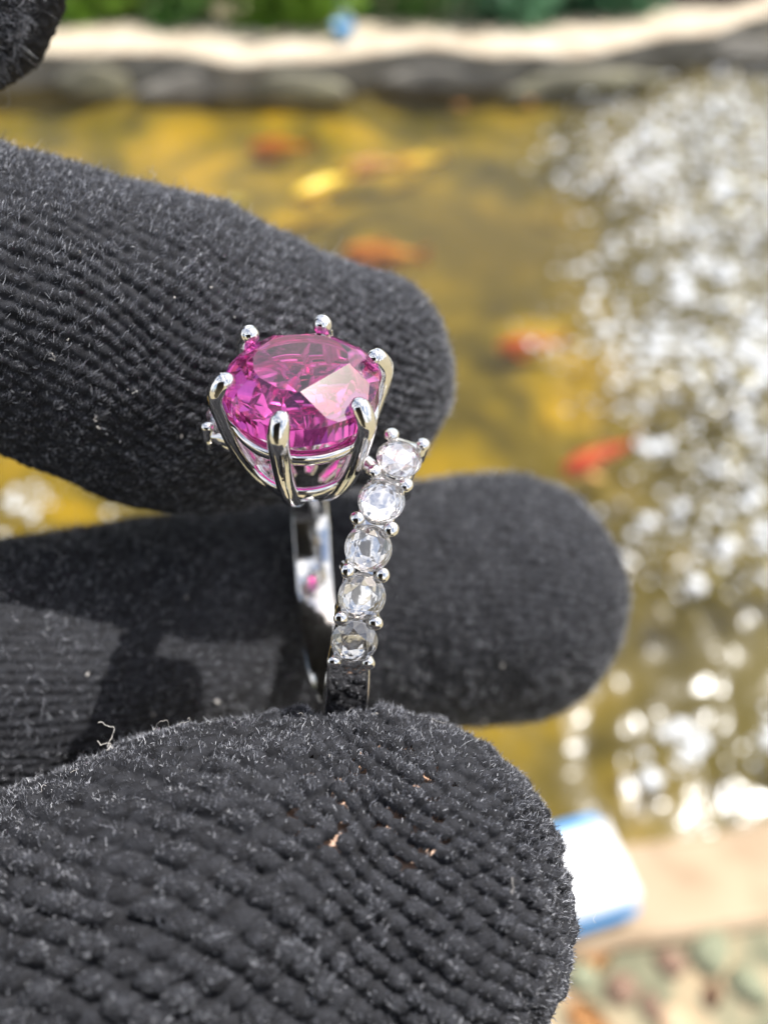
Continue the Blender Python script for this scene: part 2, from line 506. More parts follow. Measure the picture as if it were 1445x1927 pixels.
shrubs = [(-2.15, .46, 0, 0.42, 0.38, 'lime green shrub at the far left behind the pond ledge'),
          (-1.55, .46, 0, 0.38, 0.38, 'bright lime shrub showing just right of the gloved fingertip at the picture top'),
          (-1.02, .46, 1, 0.34, 0.38, 'mid green shrub in the front row left of the pale pipe'),
          (-0.50, .46, 0, 0.32, 0.38, 'yellowish green shrub directly beside the pale pipe'),
          (0.10, .46, 1, 0.36, 0.38, 'dark mid green shrub in the front row just right of the pale pipe'),
          (0.62, .46, 2, 0.36, 0.38, 'blue green shrub in the middle of the right half of the far bank'),
          (1.15, .46, 2, 0.34, 0.38, 'blue green shrub next to the bronze leaved one'),
          (1.70, .46, 3, 0.38, 0.38, 'bronze leaved shrub near the right end of the far bank'),
          (2.30, .46, 3, 0.40, 0.38, 'bronze leaved shrub at the far right end'),
          (-1.8, 1.45, 1, 0.60, 0.95, 'taller mid green shrub behind the lime ones'),
          (-0.75, 1.45, 1, 0.60, 0.95, 'taller mid green shrub behind the pale pipe'),
          (0.35, 1.45, 2, 0.60, 0.95, 'taller blue green shrub behind the dark mid green one'),
          (1.42, 1.45, 2, 0.60, 0.95, 'taller blue green shrub behind the bronze leaved one'),
          (2.5, 1.45, 1, 0.60, 0.95, 'taller mid green shrub at the far right end of the back row')]
for i, (x, dy, k, w, hg, lab) in enumerate(shrubs):
    root = empty('shrub', (x, far_edge(x) + dy + 0.42 * w, BANK_Z))
    tag(root, lab, 'shrub', 'shrubs behind the far ledge')
    link('foliage', leaf_cloud('foliage', 2600, w, w * 0.8, hg, 0.035, i + 40), m_leaf[k], root)
    bm = bmesh.new()
    r = random.Random(i)
    for j in range(6):
        a = r.uniform(0, 6.28); s = r.uniform(.2, .6) * w
        tube(bm, [(0.03 * math.cos(a), 0.03 * math.sin(a), -0.02), (s * .5 * math.cos(a), s * .5 * math.sin(a), hg * .35), (s * math.cos(a), s * math.sin(a), hg * .75)], [0.012, 0.009, 0.004], 6)
    link('stem', bm_mesh('stem', bm, True), m_stem, root)

# pale post standing in a blue bucket on the far ledge
m_blue = material('blue_plastic', (0.06, 0.30, 0.62), 0.4)
m_white = noise_material('white_plastic', [(0.3, (0.60, 0.61, 0.62)), (0.7, (0.68, 0.68, 0.67))], 20, 0.35)
m_pale = noise_material('pale_blue_pipe', [(0.3, (0.42, 0.58, 0.68)), (0.7, (0.55, 0.68, 0.75))], 12, 0.45)


def lathe(bm, prof, seg=24, cap0=True, cap1=True):
    rings = [[bm.verts.new((r * math.cos(2 * math.pi * k / seg), r * math.sin(2 * math.pi * k / seg), z)) for k in range(seg)] for r, z in prof]
    for a, b2 in zip(rings, rings[1:]):
        for k in range(seg):
            bm.faces.new((a[k], a[(k + 1) % seg], b2[(k + 1) % seg], b2[k]))
    if cap0: bm.faces.new(rings[0][::-1])
    if cap1: bm.faces.new(rings[-1])
    return rings


bx, by = -0.19, far_edge(-0.19) + 0.22
root = empty('bucket', (bx, by, BANK_Z + 0.02))
tag(root, 'small blue bucket standing on the far pond ledge', 'bucket')
bm = bmesh.new()
lathe(bm, [(0.036, 0.0), (0.048, 0.062), (0.051, 0.062), (0.051, 0.070), (0.045, 0.070), (0.033, 0.010)], 24)
link('body', bm_mesh('body', bm, True), m_blue, root)
bm = bmesh.new()
tube(bm, [(0.047 * math.cos(a), -0.012, 0.066 + 0.042 * math.sin(a)) for a in np.linspace(0, math.pi, 11)], [0.003] * 11, 6)
link('handle', bm_mesh('handle', bm, True), m_white, root)
root = empty('standpipe', (bx - 0.01, by + 0.20, BANK_Z + 0.02))
tag(root, 'pale blue upright pipe behind the blue bucket', 'pipe')
bm = bmesh.new(); lathe(bm, [(0.026, 0), (0.026, 0.9)], 20)
link('pipe', bm_mesh('pipe', bm, True), m_pale, root)
bm = bmesh.new(); lathe(bm, [(0.05, -0.01), (0.05, 0.012), (0.034, 0.02), (0.034, 0.05), (0.0262, 0.052)], 20)
link('collar', bm_mesh('collar', bm, True), m_pale, root)


# ------------------------------------------------------------------ koi
def fish_parts(L):
    bm = bmesh.new()
    st = [(-0.5, .004, .004), (-0.49, .045, .05), (-0.42, .085, .10), (-0.28, .115, .14), (-0.08, .12, .15), (0.12, .095, .12), (0.28, .06, .085), (0.38, .035, .06), (0.42, .018, .06)]
    seg = 16
    rings = [[bm.verts.new((L * x, L * w * math.cos(2 * math.pi * k / seg), L * hh * math.sin(2 * math.pi * k / seg))) for k in range(seg)] for x, w, hh in st]
    for a, b2 in zip(rings, rings[1:]):
        for k in range(seg):
            bm.faces.new((a[k], a[(k + 1) % seg], b2[(k + 1) % seg], b2[k]))
    bm.faces.new(rings[0][::-1]); bm.faces.new(rings[-1])
    body = bm_mesh('body', bm, True)

    def fin(name, pts, thick):
        bm = bmesh.new()
        n = len(pts)
        nrm_ = (Vector(pts[1]) - Vector(pts[0])).cross(Vector(pts[2]) - Vector(pts[0])).normalized()
        a = [bm.verts.new(Vector(p) * L + nrm_ * thick) for p in pts]
        c = [bm.verts.new(Vector(p) * L - nrm_ * thick) for p in pts]
        bm.faces.new(a); bm.faces.new(c[::-1])
        for i in range(n):
            bm.faces.new((a[i], c[i], c[(i + 1) % n], a[(i + 1) % n]))
        return bm_mesh(name, bm)
    tail = fin('tail_fin', [(.40, 0, .03), (.50, 0.02, .12), (.60, 0.03, .15), (.55, .02, .02), (.59, .03, -.11), (.48, .02, -.09), (.40, 0, -.03)], .002)
    dors = fin('dorsal_fin', [(-.12, 0, .135), (-.06, 0, .20), (.08, 0, .18), (.16, 0, .105)], .002)
    pecl = fin('pectoral_fin', [(-.28, .10, -.06), (-.16, .22, -.08), (-.10, .23, -.08), (-.16, .12, -.06)], .002)
    pecr = fin('pectoral_fin', [(-.28, -.10, -.06), (-.16, -.22, -.08), (-.10, -.23, -.08), (-.16, -.12, -.06)], .002)
    return body, tail, dors, pecl, pecr


def koi_mat(name, c1, c2, lo=.45, hi=.52, scale=14):
    return noise_material(name, [(lo, c1), (hi, c2)], scale, 0.35, detail=1.5)


km = [koi_mat('orange_koi', (0.55, 0.16, 0.03), (0.62, 0.24, 0.05)), koi_mat('yellow_koi', (0.80, 0.56, 0.05), (0.85, 0.66, 0.10)),
      koi_mat('salmon_koi', (0.65, 0.33, 0.16), (0.7, 0.42, 0.2)), koi_mat('deep_orange_koi', (0.66, 0.24, 0.015), (0.72, 0.31, 0.02)),
      koi_mat('red_koi', (0.60, 0.10, 0.02), (0.66, 0.17, 0.035)), koi_mat('red_white_koi', (0.60, 0.07, 0.04), (0.75, 0.48, 0.42), .52, .60, 9)]
for x, y, z, L, rz, k, lab in [
        (-0.448, 3.35, -1.335, 0.25, 0.05, 0, 'small dull orange koi swimming in the far left water'),
        (-0.235, 2.95, -1.328, 0.30, 0.75, 1, 'bright yellow koi in the middle of the pond'),
        (-0.045, 3.16, -1.335, 0.25, 0.25, 2, 'salmon pink koi beside the bright yellow one'),
        (0.15, 3.20, -1.335, 0.22, 0.45, 1, 'pale yellow koi right of the salmon one'),
        (-0.005, 2.50, -1.360, 0.28, -0.1, 3, 'deep orange koi just above the gloved middle finger'),
        (0.44, 1.96, -1.362, 0.20, 0.12, 4, 'orange red koi beyond the tip of the middle finger'),
        (0.555, 1.46, -1.358, 0.23, 0.5, 5, 'red and white koi at the edge of the glittering water')]:
    root = empty('koi_fish', (x, y, z), (0, 0, rz))
    tag(root, lab, 'fish', 'koi in the pond')
    for nm, me in zip(('body', 'tail_fin', 'dorsal_fin', 'pectoral_fin', 'pectoral_fin'), fish_parts(L)):
        link(nm, me, km[k], root)


# ------------------------------------------------------------------ floating and fallen leaves, stones, container
def leaf_mesh(L, seed, curl=0.25):
    r = random.Random(seed)
    bm = bmesh.new()
    n = 10
    top, mid, bot = [], [], []
    for i in range(n + 1):
        t = i / n
        w = L * 0.30 * math.sin(math.pi * t ** 0.8) ** 0.8 if 0 < i < n else 0.0
        z = curl * L * (t - .5) ** 2
        c = 0.05 * L * math.sin(3 * t + r.random())
        mid.append(bm.verts.new((L * (t - .5), c, z)))
        if 0 < i < n:
            top.append(bm.verts.new((L * (t - .5), c + w, z + .10 * L * curl * 2)))
            bot.append(bm.verts.new((L * (t - .5), c - w, z + .10 * L * curl * 2)))
    for s in (top, bot):
        bm.faces.new((mid[0], mid[1], s[0]))
        for i in range(len(s) - 1):
            bm.faces.new((mid[i + 1], mid[i + 2], s[i + 1], s[i]))
        bm.faces.new((mid[n - 1], mid[n], s[-1]))
    bmesh.ops.solidify(bm, geom=bm.faces[:], thickness=L * .012)
    return bm_mesh('leaf', bm, True)


m_dry = noise_material('dry_leaf', [(0.3, (0.50, 0.22, 0.07)), (0.7, (0.72, 0.40, 0.16))], 40, 0.7)
m_yel = noise_material('yellow_leaf', [(0.3, (0.68, 0.60, 0.12)), (0.7, (0.78, 0.72, 0.25))], 40, 0.6)
m_brn = noise_material('brown_leaf', [(0.3, (0.20, 0.10, 0.06)), (0.7, (0.34, 0.18, 0.10))], 40, 0.8)
for x, y, z, L, rz, m, lab in [
        (-0.54, 2.77, WATER_Z + .006, 0.07, .6, m_yel, 'yellow green leaf floating beyond the upper gloved finger'),
        (0.35, 3.72, WATER_Z + .006, 0.07, .2, m_dry, 'left one of two tan leaves floating below the far wall'),
        (0.669, 3.76, WATER_Z + .006, 0.07, 1.0, m_dry, 'right one of two tan leaves floating below the far wall'),
        (0.285, 0.265, BANK_Z + .006, 0.055, .5, m_dry, 'orange dry leaf lying on the sand in front of the container'),
        (0.335, 0.300, BANK_Z + .006, 0.045, 2.1, m_dry, 'orange dry leaf closest to the container corner'),
        (0.262, 0.195, BANK_Z + .006, 0.06, -.4, m_dry, 'large orange leaf lowest beside the gloved thumb'),
        (0.43, 0.225, BANK_Z + .006, 0.035, 1.2, m_brn, 'small brown leaf alone on the sandy ground at right')]:
    o = link('fallen_leaf', leaf_mesh(L, int(abs(x) * 1000)), m, loc=(x, y, z), rot=(0.1, 0.05, rz))
    tag(o, lab, 'leaf', 'fallen leaves')
m_peb = [noise_material('brown_stone', [(0.3, (0.15, 0.09, 0.06)), (0.7, (0.30, 0.19, 0.13))], 40, 0.8),
         noise_material('olive_stone', [(0.3, (0.17, 0.18, 0.11)), (0.7, (0.30, 0.31, 0.20))], 40, 0.8),
         noise_material('tan_stone', [(0.3, (0.42, 0.28, 0.17)), (0.7, (0.6, 0.44, 0.28))], 40, 0.8)]
for i, (x, y, s, k, lab) in enumerate([
        (0.312, 0.232, .022, 0, 'dark brown stone between the orange leaves below the container'),
        (0.345, 0.212, .016, 0, 'smaller brown stone right of the dark brown one'),
        (0.385, 0.262, .020, 0, 'reddish brown stone standing alone right of the container corner'),
        (0.440, 0.275, .030, 1, 'olive grey stone in the middle of the sandy bank'),
        (0.480, 0.235, .026, 1, 'olive grey stone at the right picture edge'),
        (0.262, 0.245, .022, 1, 'olive stone close beside the gloved thumb'),
        (0.470, 0.325, .020, 1, 'olive stone nearest the pond coping at right'),
        (0.372, 0.190, .024, 2, 'tan stone at the bottom picture edge'),
        (0.500, 0.170, .018, 0, 'brown stone at the bottom right corner')]):
    o = link('stone', rock_mesh('stone', s, s * .8, s * .6, i + 60, 2), m_peb[k], loc=(x, y, BANK_Z + s * .25), rot=(0, 0, i * 1.3))
    tag(o, lab, 'stone', 'stones on the near bank')


def rounded_box(name, sx, sy, sz, r, seg=4):
    bm = bmesh.new()
    bmesh.ops.create_cube(bm, size=1)
    for v in bm.verts: v.co = (v.co.x * sx, v.co.y * sy, v.co.z * sz)
    bmesh.ops.bevel(bm, geom=bm.edges[:] + bm.verts[:], offset=r, segments=seg, profile=.5, affect='EDGES')
    return bm_mesh(name, bm, True)


root = empty('container', (0.252, 0.358, BANK_Z + 0.02), (0, 0, R(15)))
tag(root, 'white lidded plastic container with a blue base standing on the near pond edge', 'container')
o = link('base', rounded_box('base', 0.158, 0.140, 0.034, 0.014), m_blue, root, (0, 0, 0.021))
bm = bmesh.new()
o = link('lid', rounded_box('lid', 0.154, 0.110, 0.030, 0.0145, 5), m_white, root, (0.003, -0.006, 0.046))

# ------------------------------------------------------------------ the gloved hand (millimetres in the phone's frame: x right, y up, z towards the lens)
HAND0 = np.array([-92.0, 4.0, -60.0])
CAMROT = Euler((R(90 - PITCH), 0, 0)).to_matrix()


def mm(p):
    return (np.asarray(p, float) - HAND0) * 0.001


hand_loc = CAMROT @ Vector(HAND0 * 0.001)


def catmull(P, n):
    P = np.asarray(P, float)
    P = np.vstack([2 * P[0] - P[1], P, 2 * P[-1] - P[-2]])
    res = []
    for i in range(1, len(P) - 2):
        t = np.linspace(0, 1, n, endpoint=False)[:, None]
        a, b, c, d = P[i - 1], P[i], P[i + 1], P[i + 2]
        res.append(0.5 * (2 * b + (c - a) * t + (2 * a - 5 * b + 4 * c - d) * t ** 2 + (3 * b - 3 * c + d - a) * t ** 3))
    res.append(P[-2][None])
    return np.vstack(res)


def hash2(a, b):
    s = np.sin(a * 12.9898 + b * 78.233) * 43758.5453
    return s - np.floor(s)


FINGERS = {
    # points (x, y, z, radius) from the palm outward to the centre of the tip
    'thumb': [(-66, -38, -62, 15.0), (-43, -38, -52, 14.6), (-22.9, -32.6, -46.5, 14.2), (-10.2, -25.6, -46.0, 12.6), (0.25, -23.6, -47, 10.7)],
    'index_finger': [(-76, -10, -60, 12.0), (-52, -15, -60, 12.0), (-30.9, -14.2, -64, 11.9), (-11.8, -11.6, -81, 13.0), (12.3, -9.2, -84, 13.35)],
    'middle_finger': [(-76, 18, -60, 12.5), (-50, 18, -56, 12.9), (-27.9, 15.1, -56, 10.6), (-15.2, 11.7, -60, 11.7), (-3.2, 11.15, -65, 9.0)],
    'ring_finger': [(-72, 36, -60, 10.5), (-53, 45.5, -56, 10.0), (-31.9, 39.1, -52, 9.5)],
    'little_finger': [(-76, 52, -62, 8.5), (-58, 62, -60, 8.2), (-42, 62, -56, 7.8)],
}


def finger_frame(pts, cap=1.0, offset=0.0, u_step=0.5):
    """stations along the finger: centre, radius, tangent and two cross directions, evenly spaced along the skin"""
    P = catmull(pts, 60)
    c, r = P[:, :3], P[:, 3] + offset
    tip, rt = c[-1], r[-1]
    tan = c[-1] - c[-2]; tan /= np.linalg.norm(tan)
    ph = np.linspace(0, math.pi / 2, 60)[1:]
    cc = tip + tan * (rt * cap * np.sin(ph) ** 1.0)[:, None]
    cr = rt * np.cos(ph) ** 0.92
    c = np.vstack([c, cc]); r = np.concatenate([r, np.maximum(cr, 0.0)])
    ds = np.sqrt(np.sum(np.diff(c, axis=0) ** 2, 1) + np.diff(r) ** 2)
    s = np.concatenate([[0], np.cumsum(ds)])
    n = max(8, int(s[-1] / u_step))
    u = np.linspace(0, s[-1], n)
    C = np.stack([np.interp(u, s, c[:, k]) for k in range(3)], 1)
    rr = np.interp(u, s, r)
    t0 = np.gradient(c, axis=0)
    t0 /= np.linalg.norm(t0, axis=1)[:, None] + 1e-9
    T = np.stack([np.interp(u, s, t0[:, k]) for k in range(3)], 1)
    T /= np.linalg.norm(T, axis=1)[:, None]
    ref = np.array([0, 0, 1.0])
    A = ref - T * (T @ ref)[:, None]; A /= np.linalg.norm(A, axis=1)[:, None]
    B = np.cross(T, A)
    return u, C, rr, T, A, B


m_skin = noise_material('skin', [(0.3, (0.50, 0.30, 0.20)), (0.7, (0.62, 0.40, 0.28))], 400, 0.5, bump=0.3, bump_scale=2500)

# skin: all five fingers and the palm as one remeshed body
bm = bmesh.new()
for nm, pts in FINGERS.items():
    u, C, rr, T, A, B = finger_frame(pts, 1.0, -0.95, 1.5)
    seg = 28
    rings = []
    for i in range(len(u) - 1):
        rings.append([bm.verts.new(mm(C[i] + rr[i] * (A[i] * math.cos(a) + B[i] * math.sin(a)))) for a in np.linspace(0, 2 * math.pi, seg, endpoint=False)])
    for a, b2 in zip(rings, rings[1:]):
        for k in range(seg):
            bm.faces.new((a[k], a[(k + 1) % seg], b2[(k + 1) % seg], b2[k]))
    bm.faces.new(rings[0][::-1]); bm.faces.new(rings[-1])


def add_ellipsoid(bm, c, rad, rot=0.0):
    r2 = bmesh.ops.create_icosphere(bm, subdivisions=4, radius=1)
    cr, sr = math.cos(rot), math.sin(rot)
    for v in r2['verts']:
        x, y, z = v.co.x * rad[0], v.co.y * rad[1], v.co.z * rad[2]
        v.co = Vector(mm((c[0] + cr * x - sr * y, c[1] + sr * x + cr * y, c[2] + z)))


PALM = [((-95, 8, -61), (34, 46, 15), 0.15), ((-82, -32, -60), (24, 20, 15), 0.4), ((-150, -6, -64), (48, 27, 20), 0.1)]
for c, rad, rot in PALM: add_ellipsoid(bm, c, rad, rot)
raw = bm_mesh('hand_raw', bm)
tmp = link('hand_raw', raw)
md = tmp.modifiers.new('r', 'REMESH'); md.mode = 'VOXEL'; md.voxel_size = 0.0011
dg = bpy.context.evaluated_depsgraph_get()
hand_me = bpy.data.meshes.new_from_object(tmp.evaluated_get(dg))
hand_me.name = 'hand'
hand_me.polygons.foreach_set('use_smooth', [True] * len(hand_me.polygons))
bpy.data.objects.remove(tmp)
hand = link('hand', hand_me, m_skin, loc=hand_loc, rot=(R(90 - PITCH), 0, 0))
tag(hand, 'hand in a black knitted glove pinching the pink stone ring above the pond', 'hand')

# glove fabric
m_knit = noise_material('black_knit', [(0.3, (0.010, 0.010, 0.0115)), (0.7, (0.030, 0.031, 0.036))], 1500, 0.85, detail=3, bump=0.5, bump_scale=9000, spec=0.25)
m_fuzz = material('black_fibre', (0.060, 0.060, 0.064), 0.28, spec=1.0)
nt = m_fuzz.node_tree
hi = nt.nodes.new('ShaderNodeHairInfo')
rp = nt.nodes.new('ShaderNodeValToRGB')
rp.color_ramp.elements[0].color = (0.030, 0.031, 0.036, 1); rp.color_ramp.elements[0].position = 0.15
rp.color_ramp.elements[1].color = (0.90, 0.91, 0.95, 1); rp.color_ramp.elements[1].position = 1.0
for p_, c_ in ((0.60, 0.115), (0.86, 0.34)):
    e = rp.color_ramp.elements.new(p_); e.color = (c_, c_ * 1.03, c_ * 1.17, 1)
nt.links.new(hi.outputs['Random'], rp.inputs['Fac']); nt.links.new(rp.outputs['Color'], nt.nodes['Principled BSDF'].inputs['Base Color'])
m_lint = material('pale_lint', (0.55, 0.52, 0.48), 0.7)


def hair_object(name, pts, radius, mat, parent):
    """pts: (n, k, 3) points in metres, radius (n, k)"""
    n, k, _ = pts.shape
    hc = bpy.data.hair_curves.new(name)
    hc.add_curves([k] * n)
    hc.attributes['position'].data.foreach_set('vector', pts.astype(np.float32).ravel())
    at = hc.attributes.get('radius') or hc.attributes.new('radius', 'FLOAT', 'POINT')
    at.data.foreach_set('value', radius.astype(np.float32).ravel())
    o = link(name, hc, mat, parent)
    o['kind'] = 'stuff'
    return o


def knit_finger(name, pts, cap, pitch_a, pitch_b, angle, amp, du, vis_seg, back_seg, n_hair, hair_len, seed, slant=0.35, bias=(0, 0, 0), hole=None, lift=0.75, rope_h=0.35, warp=1.0, shear=None, spread=0.55, press=None):
    r = np.random.default_rng(seed)
    u, C, rr, T, A, B = finger_frame(pts, cap, 0.0, du)
    half = R(118)
    th = np.concatenate([np.linspace(-half, half, vis_seg), np.linspace(half, 2 * math.pi - half, back_seg + 2)[1:-1]])
    n, m = len(u), len(th)
    U = np.repeat(u[:, None], m, 1); TH = np.repeat(th[None], n, 0)
    rref = float(np.median(pts[-1][3] if True else 0)) if False else pts[-1][3]
    V = np.where(TH > math.pi, TH - 2 * math.pi, TH) * rref
    ca, sa = math.cos(R(angle)), math.sin(R(angle))
    Uw = U + warp * (0.30 * np.sin(V * .55 + 1.3) + 0.22 * np.sin(U * .4 + V * .31))
    Vw = V + warp * (0.30 * np.sin(U * .47) + 0.18 * np.sin(V * .6 - U * .8 + 2))
    a = (Vw * ca + Uw * sa) / pitch_a
    b = (-Vw * sa + Uw * ca) / pitch_b
    ia = np.floor(a)
    fa = a - ia - .5
    b = b + (0.5 * np.mod(ia, 2) + 0.35 * hash2(ia, ia * 0 + 3) if shear is None else shear * ia + 0.22 * hash2(ia, ia * 0 + 3))
    ib = np.floor(b)
    fb = b - ib - .5
    jit = hash2(ia, ib)
    fb = fb + 0.22 * (hash2(ib, ia + 1) - .5)
    x = fa + slant * fb + 0.30 * (jit - .5)
    e = 1 - np.abs(x / .56) ** 2.2 - np.abs(fb / .60) ** 2.4
    bump = np.sqrt(np.clip(e, 0, 1)) * (0.55 + 0.75 * hash2(ib, ia + 7))
    rope = rope_h * np.cos(math.pi * fa) ** 2
    fine = 0.06 * np.sin(a * 21 + 5 * b) * np.sin(b * 17 - a * 3) + 0.05 * np.sin(a * 41 + b * 13)
    dent = 0.0
    if press is not None:
        S0 = C[:, None] + (A[:, None] * np.cos(TH)[..., None] + B[:, None] * np.sin(TH)[..., None]) * rr[:, None, None]
        dmin = np.full(U.shape, 1e3)
        for q_ in press:
            dmin = np.minimum(dmin, np.sqrt(((S0 - q_) ** 2).sum(-1)))
        dent = -0.95 * np.exp(-(dmin / 1.9) ** 2) + 0.42 * np.exp(-((dmin - 2.9) / 0.9) ** 2)
    lump = 0.22 * np.sin(U * .33 + 1.1 * np.sin(V * .21 + seed)) * np.cos(V * .24 + seed) + 0.12 * np.sin(U * .9 + V * .35 + seed) * np.sin(V * .7 - U * .2)
    hgt = lump + dent + amp * (bump + rope + fine * (bump > .2)) - 0.65 * amp
    fade = np.clip(rr / (0.35 * rref), 0, 1)[:, None]
    S0 = C[:, None] + (A[:, None] * np.cos(TH)[..., None] + B[:, None] * np.sin(TH)[..., None]) * rr[:, None, None]
    nrm0 = np.cross(np.gradient(S0, axis=1), np.gradient(S0, axis=0))
    nrm0 = -nrm0 if np.mean(np.sum(nrm0 * (S0 - C[:, None]), -1)) < 0 else nrm0
    ln = np.linalg.norm(nrm0, axis=-1, keepdims=True)
    radial = S0 - C[:, None]
    rl = np.linalg.norm(radial, axis=-1, keepdims=True)
    nrm0 = np.where(ln > 1e-9, nrm0 / (ln + 1e-12), T[:, None])
    nrm0[-1] = T[-1]
    S = S0 + nrm0 * (hgt * fade)[..., None]
    idx = np.arange(n * m).reshape(n, m)
    nxt = np.roll(idx, -1, 1)
    q = np.stack([idx[:-1], nxt[:-1], nxt[1:], idx[1:]], -1)
    keep = np.ones(q.shape[:2], bool)
    if hole is not None:
        zone = hole(S0)
        low = (bump < 0.40) & (rope < .15) & (hash2(np.floor(a + .5), np.floor(b + .5)) > .42)
        keep = ~((zone & low)[:-1])
    q = q[keep]
    o = link('glove_' + name, np_mesh('glove_' + name, (S.reshape(-1, 3) - HAND0) * 0.001, q), m_knit, hand)
    # fuzz: fibres rooted on the stitches
    Sv = S[:, :vis_seg]; Nv = nrm0[:, :vis_seg]; Hv = (bump + rope)[:, :vis_seg]
    area = np.sqrt(np.maximum(np.sum(np.cross(np.gradient(Sv, axis=0), np.gradient(Sv, axis=1)) ** 2, -1), 1e-16)) * (rr[:, None] > 0.05)
    w = area * (0.015 + np.clip(Hv, 0, 1.3) ** 2.4)
    w = w * (Sv[..., 0] > -48) * (Nv[..., 2] > -0.55)
    w = w.ravel(); cdf = np.cumsum(w); cdf /= cdf[-1]
    k = np.searchsorted(cdf, r.random(n_hair))
    k = np.minimum(k, len(w) - 1)
    p0 = Sv.reshape(-1, 3)[k]; nn = Nv.reshape(-1, 3)[k]
    tt = np.repeat(T[:, None], vis_seg, 1).reshape(-1, 3)[k]
    p0 = p0 + r.normal(0, du * .4, p0.shape) - nn * 0.04
    d = nn * lift + r.normal(0, spread, p0.shape) + np.asarray(bias)
    d /= np.linalg.norm(d, axis=1)[:, None]
    d2 = d + r.normal(0, spread * .8, d.shape); d2 /= np.linalg.norm(d2, axis=1)[:, None]
    L = hair_len * r.lognormal(0, .35, (n_hair, 1))
    long_ = r.random((n_hair, 1)) < 0.006
    L = np.where(long_, L * r.uniform(1.8, 3.2, (n_hair, 1)), L)
    d3 = d2 + r.normal(0, 0.5, d.shape) * np.where(long_, 1.5, 0.6)
    d3 /= np.linalg.norm(d3, axis=1)[:, None]
    pts_ = np.stack([p0, p0 + d * L * .35, p0 + d * L * .35 + d2 * L * .33, p0 + d * L * .35 + d2 * L * .33 + d3 * L * .32], 1)
    rad = np.array([0.0105, 0.0098, 0.0085, 0.0045])[None] * r.uniform(.75, 1.2, (n_hair, 1)) * 0.001
    hair_object('fuzz', (pts_ - HAND0) * 0.001, rad, m_fuzz, o)
    return o, Sv, Nv


def hole_zone(S0):
    x, y = S0[..., 0] / -S0[..., 2], S0[..., 1] / -S0[..., 2]
    return ((x + 0.012) / 0.115) ** 2 + ((y + 0.375) / 0.095) ** 2 < 1


_ra = np.radians(np.arange(92, 140, 3.0))
PRESS = [np.array([-4.6308, 7.3333, -44.0]) + np.array([0.99465, 0.01698, -0.10185]) * 2.15 + np.array([-0.07852, 0.76495, -0.63929]) * (-11.3 * math.sin(t_)) + np.array([0.06706, 0.64386, 0.76220]) * (-16.3 + 11.3 * math.cos(t_)) for t_ in _ra]
g_thumb, Sth, Nth = knit_finger('thumb', FINGERS['thumb'], 1.0, 1.02, 1.20, -46, 0.62, 0.088, 520, 70, 170000, 0.23, 1, slant=.36, rope_h=.06, warp=.65, shear=.30, spread=.38, lift=.5, bias=(.2, .45, .15), hole=hole_zone, press=PRESS)
g_mid, Smi, Nmi = knit_finger('middle_finger', FINGERS['middle_finger'], 0.95, 0.70, 0.86, -16, 0.22, 0.10, 440, 60, 130000, 0.36, 2, slant=.45, spread=.30, lift=.35, shear=.4, bias=(.5, .65, .15))
g_ind, Sin, Nin = knit_finger('index_finger', FINGERS['index_finger'], 1.0, 0.80, 0.95, -12, 0.15, 0.15, 320, 50, 50000, 0.55, 3, slant=.3, bias=(.1, .3, .1))
g_rin, Sri, Nri = knit_finger('ring_finger', FINGERS['ring_finger'], 1.0, 0.75, 0.85, 6, 0.28, 0.14, 260, 50, 26000, 0.9, 4, slant=.3, bias=(.3, -.2, .1))
knit_finger('little_finger', FINGERS['little_finger'], 1.0, 0.9, 1.0, 6, 0.25, 0.5, 60, 20, 200, 0.5, 5)

# palm of the glove
bm = bmesh.new()
for c, rad, rot in PALM:
    add_ellipsoid(bm, c, [x + .9 for x in rad], rot)
raw = bm_mesh('palm_raw', bm)
tmp = link('palm_raw', raw)
md = tmp.modifiers.new('r', 'REMESH'); md.mode = 'VOXEL'; md.voxel_size = 0.0016
dg = bpy.context.evaluated_depsgraph_get()
pm = bpy.data.meshes.new_from_object(tmp.evaluated_get(dg)); pm.name = 'glove_palm'
pm.polygons.foreach_set('use_smooth', [True] * len(pm.polygons))
bpy.data.objects.remove(tmp)
link('glove_palm', pm, m_knit, hand)


# lint: pale curly fibres and crumbs caught on the glove
def lint(parent, S, N, spots, seed):
    r = np.random.default_rng(seed)
    px = 722.5 + 1449 * S[..., 0] / -S[..., 2]; py = 963.5 - 1449 * S[..., 1] / -S[..., 2]
    P, W = [], []
    K = 14
    for x, y, L, rad in spots:
        k = np.argmin(((px - x) ** 2 + (py - y) ** 2).ravel() + 1e5 * (N[..., 2].ravel() < -.1))
        p = S.reshape(-1, 3)[k] + N.reshape(-1, 3)[k] * 0.18
        d = N.reshape(-1, 3)[k] * .4 + r.normal(0, .7, 3)
        line = []
        for j in range(K):
            line.append(p.copy())
            d = d + r.normal(0, .55, 3); d /= np.linalg.norm(d)
            p = p + d * L / K
        P.append(line); W.append([rad] * K)
    return hair_object('lint', (np.array(P) - HAND0) * .001, np.array(W) * .001, m_lint, parent)


